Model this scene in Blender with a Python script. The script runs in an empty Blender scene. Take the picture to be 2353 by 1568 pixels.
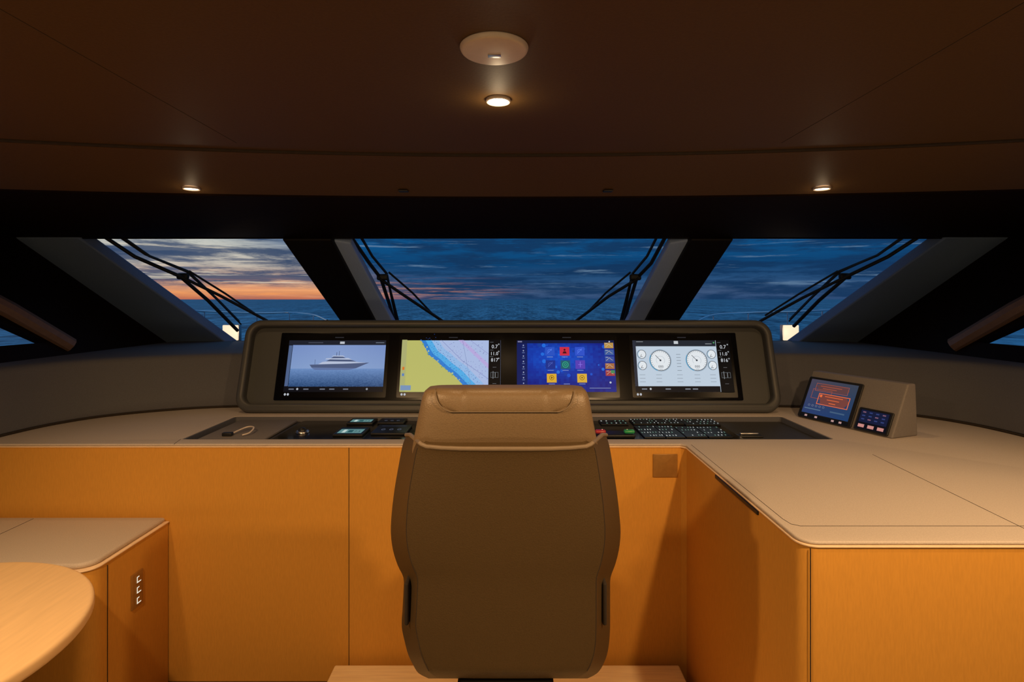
import bpy, bmesh, math, random
from mathutils import Vector, Matrix
random.seed(4)
F=1300.0; CX=1176.5; HY=688.0; CZ=1.85
def P(px,py,D): return Vector(((px-CX)*D/F, D, CZ+(HY-py)*D/F))
def lin(c):
    c=max(0,c)/255.0
    return c/12.92 if c<=0.04045 else ((c+0.055)/1.055)**2.4
def RGB(r,g,b): return (lin(r),lin(g),lin(b),1.0)
scene=bpy.context.scene
scene.view_settings.view_transform='Standard'
scene.view_settings.look='None'
COL=scene.collection

# ---------------------------------------------------------------- materials
def mat(name,col,rough=0.6,metal=0.0,var=0.12,scale=40,bump=0.0,stretch=(1,1,1),spec=0.5,emit=None,estr=0,coat=0.0,col2=None,detail=4):
    m=bpy.data.materials.new(name); m.use_nodes=True
    nt=m.node_tree; b=nt.nodes['Principled BSDF']
    tc=nt.nodes.new('ShaderNodeTexCoord'); mp=nt.nodes.new('ShaderNodeMapping')
    mp.inputs['Scale'].default_value=stretch
    nz=nt.nodes.new('ShaderNodeTexNoise'); nz.inputs['Scale'].default_value=scale; nz.inputs['Detail'].default_value=detail
    nt.links.new(tc.outputs['Object'],mp.inputs['Vector']); nt.links.new(mp.outputs['Vector'],nz.inputs['Vector'])
    rp=nt.nodes.new('ShaderNodeValToRGB')
    c2=col2 or tuple(min(1,c*(1+var)) for c in col[:3])+(1,)
    c1=tuple(c*(1-var) for c in col[:3])+(1,)
    rp.color_ramp.elements[0].position=0.3; rp.color_ramp.elements[1].position=0.7
    rp.color_ramp.elements[0].color=c1; rp.color_ramp.elements[1].color=c2
    nt.links.new(nz.outputs['Fac'],rp.inputs['Fac']); nt.links.new(rp.outputs['Color'],b.inputs['Base Color'])
    b.inputs['Roughness'].default_value=rough; b.inputs['Metallic'].default_value=metal
    b.inputs['Specular IOR Level'].default_value=spec
    b.inputs['Coat Weight'].default_value=coat
    if bump>0:
        bp=nt.nodes.new('ShaderNodeBump'); bp.inputs['Strength'].default_value=bump; bp.inputs['Distance'].default_value=0.002
        nt.links.new(nz.outputs['Fac'],bp.inputs['Height']); nt.links.new(bp.outputs['Normal'],b.inputs['Normal'])
    if emit:
        b.inputs['Emission Color'].default_value=emit; b.inputs['Emission Strength'].default_value=estr
    return m
M={}
M['wood']=mat('honey_wood_panel',(0.61,0.295,0.050,1),0.6,var=0.05,scale=14,stretch=(14,14,2.2),spec=0.15,detail=8)
M['lip']=mat('pale_wood_edge',(0.88,0.66,0.44,1),0.45,var=0.05)
M['pwood']=mat('oak_grain',(0.95,0.72,0.42,1),0.45,var=0.10,scale=5,stretch=(1.2,14,4),spec=0.4)
M['twood']=mat('oak_table_grain',(0.90,0.62,0.32,1),0.4,var=0.05,scale=4,stretch=(16,1.5,4),spec=0.4)
M['leather']=mat('taupe_leather_top',(0.54,0.47,0.41,1),0.62,var=0.09,scale=260,bump=0.35,spec=0.3)
M['dash']=mat('grey_dash_leather',(0.115,0.115,0.128,1),0.7,var=0.10,scale=240,bump=0.35,spec=0.25)
M['pod']=mat('taupe_pod_shell',(0.20,0.18,0.165,1),0.6,var=0.08,scale=200,bump=0.2,spec=0.3)
M['housing']=mat('graphite_housing',(0.060,0.062,0.062,1),0.45,var=0.08,scale=200,bump=0.15)
M['housing_in']=mat('graphite_inner',(0.050,0.053,0.053,1),0.5,var=0.06,scale=200)
M['blackglass']=mat('black_glass',(0.003,0.003,0.004,1),0.22,var=0.1,scale=3,spec=0.15)
M['panelglass']=mat('panel_black_glass',(0.006,0.006,0.006,1),0.15,var=0.1,scale=3,spec=0.4)
M['black']=mat('black_plastic',(0.012,0.012,0.013,1),0.45,var=0.1)
M['seam']=mat('dark_seam',(0.03,0.02,0.012,1),0.9,var=0.1)
M['ceil']=mat('brown_ceiling_leather',(0.108,0.058,0.018,1),0.6,var=0.08,scale=120,bump=0.2,spec=0.15)
M['soffit']=mat('brown_soffit_leather',(0.110,0.060,0.024,1),0.6,var=0.08,scale=120,bump=0.2,spec=0.1)
M['header']=mat('black_brown_header',(0.011,0.0045,0.0015,1),0.6,var=0.15,spec=0.04)
M['sidewall']=mat('dark_side_lining',(0.012,0.005,0.002,1),0.6,var=0.15,spec=0.08)
M['pillar']=mat('dusk_lit_pillar_lining',(0.15,0.23,0.40,1),0.6,var=0.06,scale=150,spec=0.2)  # dusk-blue light from outside painted into the pillar colour
M['reveal']=mat('sky_lit_reveal',(0.32,0.46,0.80,1),0.5,var=0.05,scale=150,spec=0.3)  # bright blue base stands in for sky light on the reveals
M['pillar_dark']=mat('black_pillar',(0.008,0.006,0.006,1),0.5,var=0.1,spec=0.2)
M['chair']=mat('brown_chair_leather',(0.078,0.049,0.020,1),0.5,var=0.08,scale=300,bump=0.4,spec=0.3)
M['chair2']=mat('bronze_headrest_leather',(0.185,0.127,0.070,1),0.40,var=0.08,scale=300,bump=0.4,spec=0.45)
M['piping']=mat('tan_piping',(0.20,0.15,0.10,1),0.5,var=0.05)
M['metal']=mat('brushed_steel',(0.55,0.55,0.55,1),0.3,metal=1.0,var=0.05)
M['rail']=mat('polished_rail_steel',(0.95,0.97,1.0,1),0.18,metal=1.0,var=0.02)
M['whitep']=mat('white_plastic',(0.70,0.60,0.52,1),0.4,var=0.03)
M['floor']=mat('walnut_floor',(0.12,0.065,0.03,1),0.5,var=0.2,scale=4,stretch=(10,1,1))
M['wallback']=mat('brown_wall',(0.14,0.085,0.05,1),0.7,var=0.08)
M['tantrim']=mat('tan_trim',(0.24,0.15,0.11,1),0.5,var=0.08)
M['deck']=mat('deck_grey',(0.10,0.11,0.12,1),0.6,var=0.1,scale=8)
M['lamp']=mat('lamp_lens',(1,1,1,1),0.4,var=0,emit=(1,0.86,0.62,1),estr=14)
M['lampdim']=mat('lamp_lens_soft',(1,1,1,1),0.4,var=0,emit=(1,0.80,0.55,1),estr=6)
M['decklamp']=mat('deck_lamp_lens',(0.2,0.2,0.2,1),0.4,var=0,emit=(1,0.76,0.50,1),estr=1.05)
M['red']=mat('red_plastic',(0.35,0.03,0.03,1),0.3,var=0.05,emit=(0.8,0.05,0.05,1),estr=0.10)
M['green']=mat('green_plastic',(0.03,0.28,0.08,1),0.3,var=0.05,emit=(0.05,0.6,0.15,1),estr=0.06)
M['plaque']=mat('bronze_plaque',(0.36,0.19,0.05,1),0.35,metal=0.3,var=0.1)
M['rubber']=mat('wiper_rubber',(0.006,0.006,0.007,1),0.6,var=0.1)
def screenmat():
    m=bpy.data.materials.new('lit_screen'); m.use_nodes=True; nt=m.node_tree; b=nt.nodes['Principled BSDF']
    a=nt.nodes.new('ShaderNodeAttribute'); a.attribute_name='Col'
    nt.links.new(a.outputs['Color'],b.inputs['Emission Color']); b.inputs['Emission Strength'].default_value=0.92
    b.inputs['Base Color'].default_value=(0.003,0.003,0.003,1); b.inputs['Roughness'].default_value=0.35
    b.inputs['Specular IOR Level'].default_value=0.1
    return m
M['screen']=screenmat()
def glassmat():
    m=bpy.data.materials.new('window_glass'); m.use_nodes=True; nt=m.node_tree
    for n in list(nt.nodes): nt.nodes.remove(n)
    o=nt.nodes.new('ShaderNodeOutputMaterial'); mx=nt.nodes.new('ShaderNodeMixShader'); t=nt.nodes.new('ShaderNodeBsdfTransparent'); g=nt.nodes.new('ShaderNodeBsdfGlossy')
    t.inputs['Color'].default_value=(0.95,0.98,1,1); g.inputs['Roughness'].default_value=0.03
    mx.inputs[0].default_value=0.012
    nt.links.new(t.outputs[0],mx.inputs[1]); nt.links.new(g.outputs[0],mx.inputs[2]); nt.links.new(mx.outputs[0],o.inputs['Surface'])
    return m
M['glass']=glassmat()

# ---------------------------------------------------------------- helpers
def tag(o,label=None,category=None,kind=None,group=None):
    if label: o['label']=label
    if category: o['category']=category
    if kind: o['kind']=kind
    if group: o['group']=group
    return o
def from_mesh(name,me,m,parent=None,smooth=35):
    if len(me.vertices):
        xs=[v.co for v in me.vertices]
        lo=Vector((min(v.x for v in xs),min(v.y for v in xs),min(v.z for v in xs)))
        hi=Vector((max(v.x for v in xs),max(v.y for v in xs),max(v.z for v in xs)))
        c=Vector(((lo.x+hi.x)/2,(lo.y+hi.y)/2,lo.z))
    else: c=Vector((0,0,0))
    me.transform(Matrix.Translation(-c))
    me.materials.clear()
    if m: me.materials.append(m)
    if smooth:
        for p in me.polygons: p.use_smooth=True
        me.set_sharp_from_angle(angle=math.radians(smooth))
    me.name=name
    o=bpy.data.objects.new(name,me); COL.objects.link(o)
    o.location=c
    if parent:
        o.parent=parent
        q=parent; off=Vector((0,0,0))
        while q: off+=q.location; q=q.parent
        o.location=c-off
    return o
def mesh_obj(name,verts,faces,m,parent=None,smooth=35,recalc=True):
    me=bpy.data.meshes.new(name); me.from_pydata([tuple(v) for v in verts],[],faces); me.update()
    if recalc:
        bm=bmesh.new(); bm.from_mesh(me); bmesh.ops.remove_doubles(bm,verts=bm.verts,dist=1e-6); bmesh.ops.recalc_face_normals(bm,faces=bm.faces); bm.to_mesh(me); bm.free()
    return from_mesh(name,me,m,parent,smooth)
def empty(name,loc):
    e=bpy.data.objects.new(name,None); e.empty_display_size=0.05; COL.objects.link(e); e.location=Vector(loc); return e
def rbox(name,c,s,m,bev=0.005,parent=None,R=None,seg=3,taper=None):
    bm=bmesh.new(); bmesh.ops.create_cube(bm,size=1)
    for v in bm.verts:
        v.co=Vector((v.co.x*s[0],v.co.y*s[1],v.co.z*s[2]))
        if taper and v.co.z>0: v.co.x*=taper; v.co.y*=taper
    if bev>0: bmesh.ops.bevel(bm,geom=bm.edges[:],offset=bev,segments=seg,affect='EDGES',profile=0.5)
    me=bpy.data.meshes.new(name); bm.to_mesh(me); bm.free()
    if R is not None: me.transform(R)
    me.transform(Matrix.Translation(Vector(c)))
    return from_mesh(name,me,m,parent)
def cyl(name,c,r1,r2,h,m,parent=None,seg=48,bev=0.0,R=None):
    bm=bmesh.new(); bmesh.ops.create_cone(bm,cap_ends=True,segments=seg,radius1=r1,radius2=r2,depth=h)
    if bev>0:
        es=[e for e in bm.edges if abs(e.verts[0].co.z-e.verts[1].co.z)<1e-6]
        bmesh.ops.bevel(bm,geom=es,offset=bev,segments=4,affect='EDGES',profile=0.5)
    me=bpy.data.meshes.new(name); bm.to_mesh(me); bm.free()
    if R is not None: me.transform(R)
    me.transform(Matrix.Translation(Vector(c)))
    return from_mesh(name,me,m,parent)
def curve_mesh(cu):
    o=bpy.data.objects.new('tmp',cu); COL.objects.link(o)
    bpy.context.view_layer.update()
    dg=bpy.context.evaluated_depsgraph_get()
    me=bpy.data.meshes.new_from_object(o.evaluated_get(dg))
    bpy.data.objects.remove(o); bpy.data.curves.remove(cu)
    return me
def plate_mesh(outlines,thick,bev=0.0,T=None,res=3):
    cu=bpy.data.curves.new('c','CURVE'); cu.dimensions='2D'; cu.fill_mode='BOTH'
    cu.extrude=max(0.0001,thick/2-bev); cu.bevel_depth=bev; cu.bevel_resolution=res; cu.offset=-bev
    for ol in outlines:
        s=cu.splines.new('POLY'); s.points.add(len(ol)-1)
        for p,q in zip(s.points,ol): p.co=(q[0],q[1],0,1)
        s.use_cyclic_u=True
    me=curve_mesh(cu)
    bm=bmesh.new(); bm.from_mesh(me); bmesh.ops.remove_doubles(bm,verts=bm.verts,dist=1e-5); bmesh.ops.recalc_face_normals(bm,faces=bm.faces); bm.to_mesh(me); bm.free()
    if T is not None: me.transform(T)
    return me
def plate(name,outlines,z0,z1,m,bev=0.0,parent=None,T=None):
    me=plate_mesh(outlines,z1-z0,bev)
    me.transform(Matrix.Translation((0,0,(z0+z1)/2)))
    if T is not None: me.transform(T)
    return from_mesh(name,me,m,parent)
def tube(name,pts,r,m,parent=None,cyclic=False,smoothc=False):
    cu=bpy.data.curves.new('c','CURVE'); cu.dimensions='3D'; cu.bevel_depth=r; cu.bevel_resolution=3; cu.use_fill_caps=True
    s=cu.splines.new('POLY'); s.points.add(len(pts)-1)
    for p,q in zip(s.points,pts): p.co=(q[0],q[1],q[2],1)
    s.use_cyclic_u=cyclic
    return from_mesh(name,curve_mesh(cu),m,parent)
def rrect(x0,y0,x1,y1,r,n=8):
    out=[]
    for cx,cy,a in ((x1-r,y0+r,-90),(x1-r,y1-r,0),(x0+r,y1-r,90),(x0+r,y0+r,180)):
        for i in range(n+1):
            t=math.radians(a+90*i/n); out.append((cx+r*math.cos(t),cy+r*math.sin(t)))
    return out
def frame_mat(O,U,V):
    U=Vector(U).normalized(); V=Vector(V).normalized(); N=U.cross(V).normalized()
    return Matrix(((U.x,V.x,N.x,O[0]),(U.y,V.y,N.y,O[1]),(U.z,V.z,N.z,O[2]),(0,0,0,1)))
def smooth_poly(pts,n=6,closed=False):
    out=[]; L=len(pts)
    for i in range(L if closed else L-1):
        p0=pts[(i-1)%L] if closed or i>0 else pts[0]; p1=pts[i]; p2=pts[(i+1)%L]; p3=pts[(i+2)%L] if closed or i+2<L else pts[-1]
        for k in range(n):
            t=k/n
            out.append(tuple(0.5*((2*p1[j])+(-p0[j]+p2[j])*t+(2*p0[j]-5*p1[j]+4*p2[j]-p3[j])*t*t+(-p0[j]+3*p1[j]-3*p2[j]+p3[j])*t**3) for j in range(len(p1))))
    if not closed: out.append(tuple(pts[-1]))
    return out
_tc={}
def text_geo(s):
    if s in _tc: return _tc[s]
    cu=bpy.data.curves.new('t','FONT'); cu.body=s; cu.size=1; cu.resolution_u=2
    me=curve_mesh(cu)
    vs=[(v.co.x,v.co.y) for v in me.vertices]; fs=[list(p.vertices) for p in me.polygons]
    _tc[s]=(vs,fs); bpy.data.meshes.remove(me); return _tc[s]
class G:
    """flat lit graphics drawn on a display surface; coordinates are in a local box x0..x1,y0..y1 (y down)"""
    def __init__(s,T,box,w,h):
        s.T=T; s.b=box; s.w=w; s.h=h; s.v=[]; s.f=[]; s.c=[]; s.k=0.0006
    def m(s,x,y):
        b=s.b; return s.T@Vector(((x-b[0])/(b[2]-b[0])*s.w,(1-(y-b[1])/(b[3]-b[1]))*s.h,s.k))
    def poly(s,pts,col):
        n=len(s.v); s.v+=[s.m(x,y) for x,y in pts]; s.f.append(list(range(n,n+len(pts)))); s.c.append(col); s.k+=0.00006
    def rect(s,x0,y0,x1,y1,col): s.poly([(x0,y1),(x1,y1),(x1,y0),(x0,y0)],col)
    def box(s,x0,y0,x1,y1,t,col):
        s.rect(x0,y0,x1,y0+t,col); s.rect(x0,y1-t,x1,y1,col); s.rect(x0,y0,x0+t,y1,col); s.rect(x1-t,y0,x1,y1,col)
    def disc(s,cx,cy,r,col,ry=None,n=28):
        ry=ry or r; s.poly([(cx+r*math.cos(2*math.pi*i/n),cy-ry*math.sin(2*math.pi*i/n)) for i in range(n)],col)
    def ring(s,cx,cy,r,t,col,a0=0,a1=360,n=32):
        for i in range(n):
            a=math.radians(a0+(a1-a0)*i/n); b=math.radians(a0+(a1-a0)*(i+1)/n)
            k=len(s.v)
            s.v+=[s.m(cx+q*math.cos(w_),cy-q*math.sin(w_)) for q,w_ in ((r,a),(r,b),(r-t,b),(r-t,a))]
            s.f.append([k,k+1,k+2,k+3]); s.c.append(col)
        s.k+=0.00006
    def line(s,pts,t,col):
        for (ax,ay),(bx,by) in zip(pts[:-1],pts[1:]):
            dx,dy=bx-ax,by-ay; L=math.hypot(dx,dy) or 1; nx,ny=-dy/L*t/2,dx/L*t/2
            k=len(s.v); s.v+=[s.m(ax+nx,ay+ny),s.m(bx+nx,by+ny),s.m(bx-nx,by-ny),s.m(ax-nx,ay-ny)]
            s.f.append([k,k+1,k+2,k+3]); s.c.append(col)
        s.k+=0.00006
    def grad(s,x0,y0,x1,y1,fn,nx=24,ny=16):
        for i in range(nx):
            for j in range(ny):
                ax=x0+(x1-x0)*i/nx; bx=x0+(x1-x0)*(i+1)/nx; ay=y0+(y1-y0)*j/ny; by=y0+(y1-y0)*(j+1)/ny
                k=len(s.v); s.v+=[s.m(ax,by),s.m(bx,by),s.m(bx,ay),s.m(ax,ay)]; s.f.append([k,k+1,k+2,k+3]); s.c.append(fn((i+.5)/nx,(j+.5)/ny))
        s.k+=0.00006
    def text(s,st,cx,base,size,col,align=0):
        vs,fs=text_geo(st)
        if not vs: return
        x0=min(v[0] for v in vs); x1=max(v[0] for v in vs)
        ox=cx-((x0+x1)/2*size if align==0 else x0*size)
        k=len(s.v); s.v+=[s.m(ox+v[0]*size,base-v[1]*size) for v in vs]
        for f in fs: s.f.append([k+i for i in f]); s.c.append(col)
        s.k+=0.00006
    def build(s,name,parent=None):
        me=bpy.data.meshes.new(name); me.from_pydata([tuple(v) for v in s.v],[],s.f); me.update()
        at=me.color_attributes.new('Col','FLOAT_COLOR','CORNER'); 
        for p,c in zip(me.polygons,s.c):
            for li in p.loop_indices: at.data[li].color=c
        return from_mesh(name,me,M['screen'],parent,smooth=None)

# ---------------------------------------------------------------- camera
cam=bpy.data.cameras.new('camera'); co=bpy.data.objects.new('camera',cam); COL.objects.link(co)
co.location=(0,0,CZ); co.rotation_euler=(math.pi/2,0,0); cam.sensor_width=36; cam.lens=36*F/2353
cam.shift_y=-(784-HY)/2353; cam.clip_end=60000; cam.clip_start=0.05
scene.camera=co

# ---------------------------------------------------------------- world (dusk sky)
w=bpy.data.worlds.new('dusk'); scene.world=w; w.use_nodes=True; nt=w.node_tree
N=nt.nodes; L=nt.links; bg=N['Background']
tc=N.new('ShaderNodeTexCoord'); sp=N.new('ShaderNodeSeparateXYZ'); L.new(tc.outputs['Generated'],sp.inputs[0])
def math_(op,a,b=None,c=None):
    n=N.new('ShaderNodeMath'); n.operation=op
    for i,x in enumerate((a,b,c)):
        if x is None: continue
        if isinstance(x,(int,float)): n.inputs[i].default_value=x
        else: L.new(x,n.inputs[i])
    return n.outputs[0]
az=math_('ARCTAN2',sp.outputs[0],sp.outputs[1]); el=math_('ARCSINE',sp.outputs[2])
def ramp(fac,stops,interp='LINEAR'):
    r=N.new('ShaderNodeValToRGB'); cr=r.color_ramp; cr.interpolation=interp
    while len(cr.elements)<len(stops): cr.elements.new(0.5)
    for e,(p,c) in zip(cr.elements,stops): e.position=p; e.color=c
    L.new(fac,r.inputs[0]); return r.outputs[0]
def mrange(v,a,b,c=0,d=1):
    n=N.new('ShaderNodeMapRange'); n.interpolation_type='SMOOTHSTEP'; n.inputs[1].default_value=a; n.inputs[2].default_value=b; n.inputs[3].default_value=c; n.inputs[4].default_value=d
    L.new(v,n.inputs[0]); return n.outputs[0]
def mix(f,a,b):
    n=N.new('ShaderNodeMix'); n.data_type='RGBA'
    if isinstance(f,(int,float)): n.inputs[0].default_value=f
    else: L.new(f,n.inputs[0])
    for i,x in ((6,a),(7,b)):
        if isinstance(x,tuple): n.inputs[i].default_value=x
        else: L.new(x,n.inputs[i])
    return n.outputs[2]
elf=math_('MULTIPLY',el,2.0)
glow=ramp(elf,[(0,RGB(205,112,78)),(0.02,RGB(250,160,95)),(0.05,RGB(236,176,134)),(0.11,RGB(200,188,174)),(0.2,RGB(204,206,196)),(0.4,RGB(90,130,165)),(1,RGB(85,120,155))])
blue=ramp(elf,[(0,RGB(46,76,118)),(0.028,RGB(66,90,126)),(0.064,RGB(44,82,124)),(0.12,RGB(16,68,114)),(0.22,RGB(14,88,144)),(0.42,RGB(36,86,138)),(1,RGB(75,112,150))])
azs=math_('ADD',az,math_('MULTIPLY',el,2.2))
sun=math_('MULTIPLY',mrange(azs,-0.10,-0.32),mrange(az,-1.6,-0.9))
sky=mix(sun,blue,glow)
def noise(sx,sy,scale,detail,off=0.0,dist=0.0,rough=0.66):
    cv=N.new('ShaderNodeCombineXYZ'); L.new(math_('MULTIPLY',az,sx),cv.inputs[0]); L.new(math_('MULTIPLY',el,sy),cv.inputs[1]); cv.inputs[2].default_value=off
    n=N.new('ShaderNodeTexNoise'); n.inputs['Scale'].default_value=scale; n.inputs['Detail'].default_value=detail; n.inputs['Roughness'].default_value=rough; n.inputs['Distortion'].default_value=dist
    L.new(cv.outputs[0],n.inputs['Vector']); return n.outputs[0]
lowsky=mrange(el,0.35,0.15)
cl=math_('MULTIPLY',mrange(noise(6,48,1.0,12,3.1,0.2,0.66),0.41,0.57),lowsky)
cloudcol=mix(sun,RGB(20,54,92),RGB(56,76,108))
# keep the strip of glow just above the sea clear on the sunset side
clr=math_('SUBTRACT',1.0,math_('MULTIPLY',sun,math_('MULTIPLY',mrange(el,0.030,0.012),0.75)))
sky=mix(math_('MULTIPLY',math_('MULTIPLY',cl,0.9),clr),sky,cloudcol)
cl2=math_('MULTIPLY',mrange(noise(5,100,1.0,12,6.6,0.2,0.70),0.48,0.58),lowsky)
sky=mix(math_('MULTIPLY',math_('MULTIPLY',cl2,clr),math_('ADD',math_('MULTIPLY',sun,0.5),0.25)),sky,mix(sun,RGB(18,48,86),RGB(48,70,104)))
ws=math_('MULTIPLY',mrange(noise(5,120,1.0,12,9.4,0.2,0.66),0.57,0.66),lowsky)
ws=math_('MULTIPLY',ws,mrange(el,0.012,0.03))
wispcol=mix(sun,RGB(112,142,170),RGB(228,216,194))
sky=mix(math_('MULTIPLY',ws,0.6),sky,wispcol)
pk=math_('MULTIPLY',mrange(noise(7,190,1.0,10,1.7,0.2,0.68),0.49,0.60),mrange(el,0.045,0.010))
pk=math_('MULTIPLY',pk,mrange(az,0.06,-0.26))
sky=mix(math_('MULTIPLY',pk,0.8),sky,RGB(222,146,108))
L.new(sky,bg.inputs['Color']); bg.inputs['Strength'].default_value=1.0

# ---------------------------------------------------------------- sea
m=bpy.data.materials.new('sea_water'); m.use_nodes=True; nt2=m.node_tree; b=nt2.nodes['Principled BSDF']
t2=nt2.nodes.new('ShaderNodeTexCoord')
def seanoise(sx,sy,det):
    mp=nt2.nodes.new('ShaderNodeMapping'); mp.inputs['Scale'].default_value=(sx,sy,1)
    nz=nt2.nodes.new('ShaderNodeTexNoise'); nz.inputs['Scale'].default_value=1; nz.inputs['Detail'].default_value=det; nz.inputs['Roughness'].default_value=0.72
    nt2.links.new(t2.outputs['Object'],mp.inputs[0]); nt2.links.new(mp.outputs[0],nz.inputs['Vector']); return nz.outputs['Fac']
n1=seanoise(0.55,0.13,4); n2=seanoise(0.09,0.010,5)
av=nt2.nodes.new('ShaderNodeMix'); av.data_type='FLOAT'; av.inputs[0].default_value=0.45
nt2.links.new(n1,av.inputs[2]); nt2.links.new(n2,av.inputs[3])
rp=nt2.nodes.new('ShaderNodeValToRGB'); rp.color_ramp.elements[0].position=0.42; rp.color_ramp.elements[1].position=0.60
rp.color_ramp.elements[0].color=(0.030,0.10,0.16,1); rp.color_ramp.elements[1].color=(0.32,0.76,0.95,1)
nt2.links.new(av.outputs[0],rp.inputs[0]); nt2.links.new(rp.outputs[0],b.inputs['Base Color'])
b.inputs['Roughness'].default_value=0.5; b.inputs['Specular IOR Level'].default_value=0.10
S=25000
sea=mesh_obj('sea',[(-S,-S,-4.5),(S,-S,-4.5),(S,S,-4.5),(-S,S,-4.5)],[(0,1,2,3)],m,smooth=None)
tag(sea,'choppy dark blue sea at dusk reaching the horizon','sea','stuff')

# ---------------------------------------------------------------- room shell
def struct(o,label=None):
    o['kind']='structure'
    if label: o['label']=label
    return o
struct(rbox('floor',(0,1.4,-0.03),(6.2,7.2,0.06),M['floor'],0))
struct(rbox('wall_back',(0,-2.05,1.3),(7.6,0.1,2.7),M['wallback'],0))
struct(rbox('wall_front',(0,4.95,0.72),(5.9,0.08,1.44),M['sidewall'],0))
TILT=0.6/0.905
def sidewall(sgn,name,wname,tname):
    zb=CZ-0.475
    O=Vector((sgn*-2.9,0,zb)); Vdir=Vector((sgn*-TILT,0,1)); Ls=Vdir.length
    T=frame_mat(O,(0,1,0),Vdir)
    def v(z): return (z+0.475)*Ls
    outer=[(-2.0,v(-0.475)),(4.98,v(-0.475)),(4.02,v(0.43)),(4.0,v(0.70)),(-2.0,v(0.70))]
    win=[(3.66,v(-0.292)),(3.43,v(-0.145)),(2.75,v(0.30)),(2.6,v(0.34)),(0.2,v(0.34)),(0.1,v(0.28)),(0.1,v(-0.25))]
    me=plate_mesh([outer,list(reversed(win))],0.05,0.0,T)
    bm=bmesh.new(); bm.from_mesh(me)
    r=bmesh.ops.create_cube(bm,size=1)
    for q in r['verts']:
        q.co=Vector((sgn*-2.93+q.co.x*0.06,1.5+q.co.y*7.0,zb/2+q.co.z*(zb)))
    bm.to_mesh(me); bm.free()
    struct(from_mesh(name,me,M['sidewall']))
    gl=plate_mesh([win],0.006,0,T); struct(from_mesh(wname,gl,M['glass']),'side window beside the helm with a sloping front corner')
    def W(y,z,o=0.0):
        p=T@Vector((y,v(z),0)); nn=Vector((sgn*1.0,0,TILT)).normalized(); return p+nn*o
    tr=[W(3.80,-0.33,0.03),W(3.50,-0.09,0.045),W(3.1,0.19,0.05),W(2.78,0.39,0.05),W(2.6,0.43,0.05),W(0.2,0.43,0.05)]
    struct(tube(tname,tr,0.055,M['tantrim']),'tan padded trim along the sloping side window')
sidewall(1,'wall_left','window_4','trim_1')
sidewall(-1,'wall_right','window_5','trim_2')
arc=[(x/10.0,2.54-0.0555*(x/10.0)**2) for x in range(-37,38,2)]
struct(plate('ceiling',[[(3.7,-2.1),(3.7,1.78)]+arc[::-1]+[(-3.7,1.78),(-3.7,-2.1)]],CZ+0.65,CZ+0.70,M['ceil'],0.006),'dark brown upholstered ceiling panel with a curved front edge')
for i,x in enumerate((-1.145,1.12)):
    struct(rbox('trim_%d'%(3+i),(x,0.2,CZ+0.6498),(0.002,4.3,0.001),M['seam'],0),'thin dark seam in the ceiling lining')
def sof(x,t):
    y0=2.54-0.0555*x*x; y1=3.10-0.031*x*x
    z=0.640+(0.563-0.640)*t+0.010*math.sin(math.pi*t)
    return Vector((x,y0+(y1-y0)*t,CZ+z))
vs=[];fs=[];n=0
X=[-3.7+7.4*i/48 for i in range(49)]
for x in X:
    a=[sof(x,0)+Vector((0,0.012,0.06)),sof(x,0)+Vector((0,0.010,0.012)),sof(x,0)+Vector((0,0.006,0.0))]+[sof(x,t) for t in (0.05,0.2,0.4,0.6,0.8,1)]+[sof(x,1)+Vector((0,0.012,0.02))]
    vs+=a; n=len(a)
for i in range(48):
    for j in range(n-1):
        k=i*n+j; fs.append((k,k+1,k+1+n,k+n))
struct(mesh_obj('trim_5',vs,fs,M['soffit'],smooth=30),'brown upholstered soffit band above the windscreen')
struct(tube('trim_16',[sof(x,0)+Vector((0,-0.006,0.008)) for x in X],0.008,M['seam']),'dark shadow gap between ceiling and soffit')
vs=[];fs=[]
for x in X:
    a=sof(x,1)
    pr=[a+Vector((0,0.004,0.012)),a+Vector((0,0.02,-0.006)),Vector((x,a.y+0.10,CZ+0.545)),Vector((x,3.75,CZ+0.475)),Vector((x,3.93,CZ+0.432)),Vector((x,4.0,CZ+0.437)),Vector((x,4.12,CZ+0.45)),Vector((x,4.12,CZ+0.75))]
    vs+=pr; n=len(pr)
for i in range(48):
    for j in range(n-1):
        k=i*n+j; fs.append((k,k+1,k+1+n,k+n))
struct(mesh_obj('trim_6',vs,fs,M['header'],smooth=30),'black header panel over the windscreen')
struct(rbox('trim_7',(0,1.0,CZ+0.80),(7.6,6.4,0.06),M['header'],0),'unseen roof plate added to block sky light')  # unseen plate added above the ceiling to keep sky light out

def Dw(y): return 4.466/(1+1.084*(HY-y)/F)
NW=Vector((0,1,1.084)).normalized()
def PW(px,py,o=0.0): return P(px,py,Dw(py))+NW*o
def prism(name,quad,o_in,o_out,m,label):
    a=[PW(x,y,-o_in) for x,y in quad]; c=[PW(x,y,o_out) for x,y in quad]; n=len(quad)
    fs=[tuple(range(n)),tuple(range(2*n-1,n-1,-1))]+[(i,(i+1)%n,n+(i+1)%n,n+i) for i in range(n)]
    o=mesh_obj(name,a+c,fs,m,smooth=None)
    md=o.modifiers.new('b','BEVEL'); md.width=0.012; md.segments=3
    return struct(o,label)
def mir(q): return [(2353-x,y) for x,y in q][::-1]
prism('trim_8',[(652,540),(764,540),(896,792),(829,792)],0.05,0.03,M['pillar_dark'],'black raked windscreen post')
prism('trim_9',[(758,548),(806,556),(932,792),(892,792)],0.015,0.05,M['reveal'],'padded reveal with painted sky light beside the windscreen post')
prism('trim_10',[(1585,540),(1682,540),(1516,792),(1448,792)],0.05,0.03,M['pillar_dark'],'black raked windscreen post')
prism('trim_11',[(1538,556),(1588,548),(1452,792),(1412,792)],0.015,0.05,M['reveal'],'padded reveal with painted sky light beside the windscreen post')
pq=[(20,540),(185,540),(548,800),(420,815)]
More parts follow.
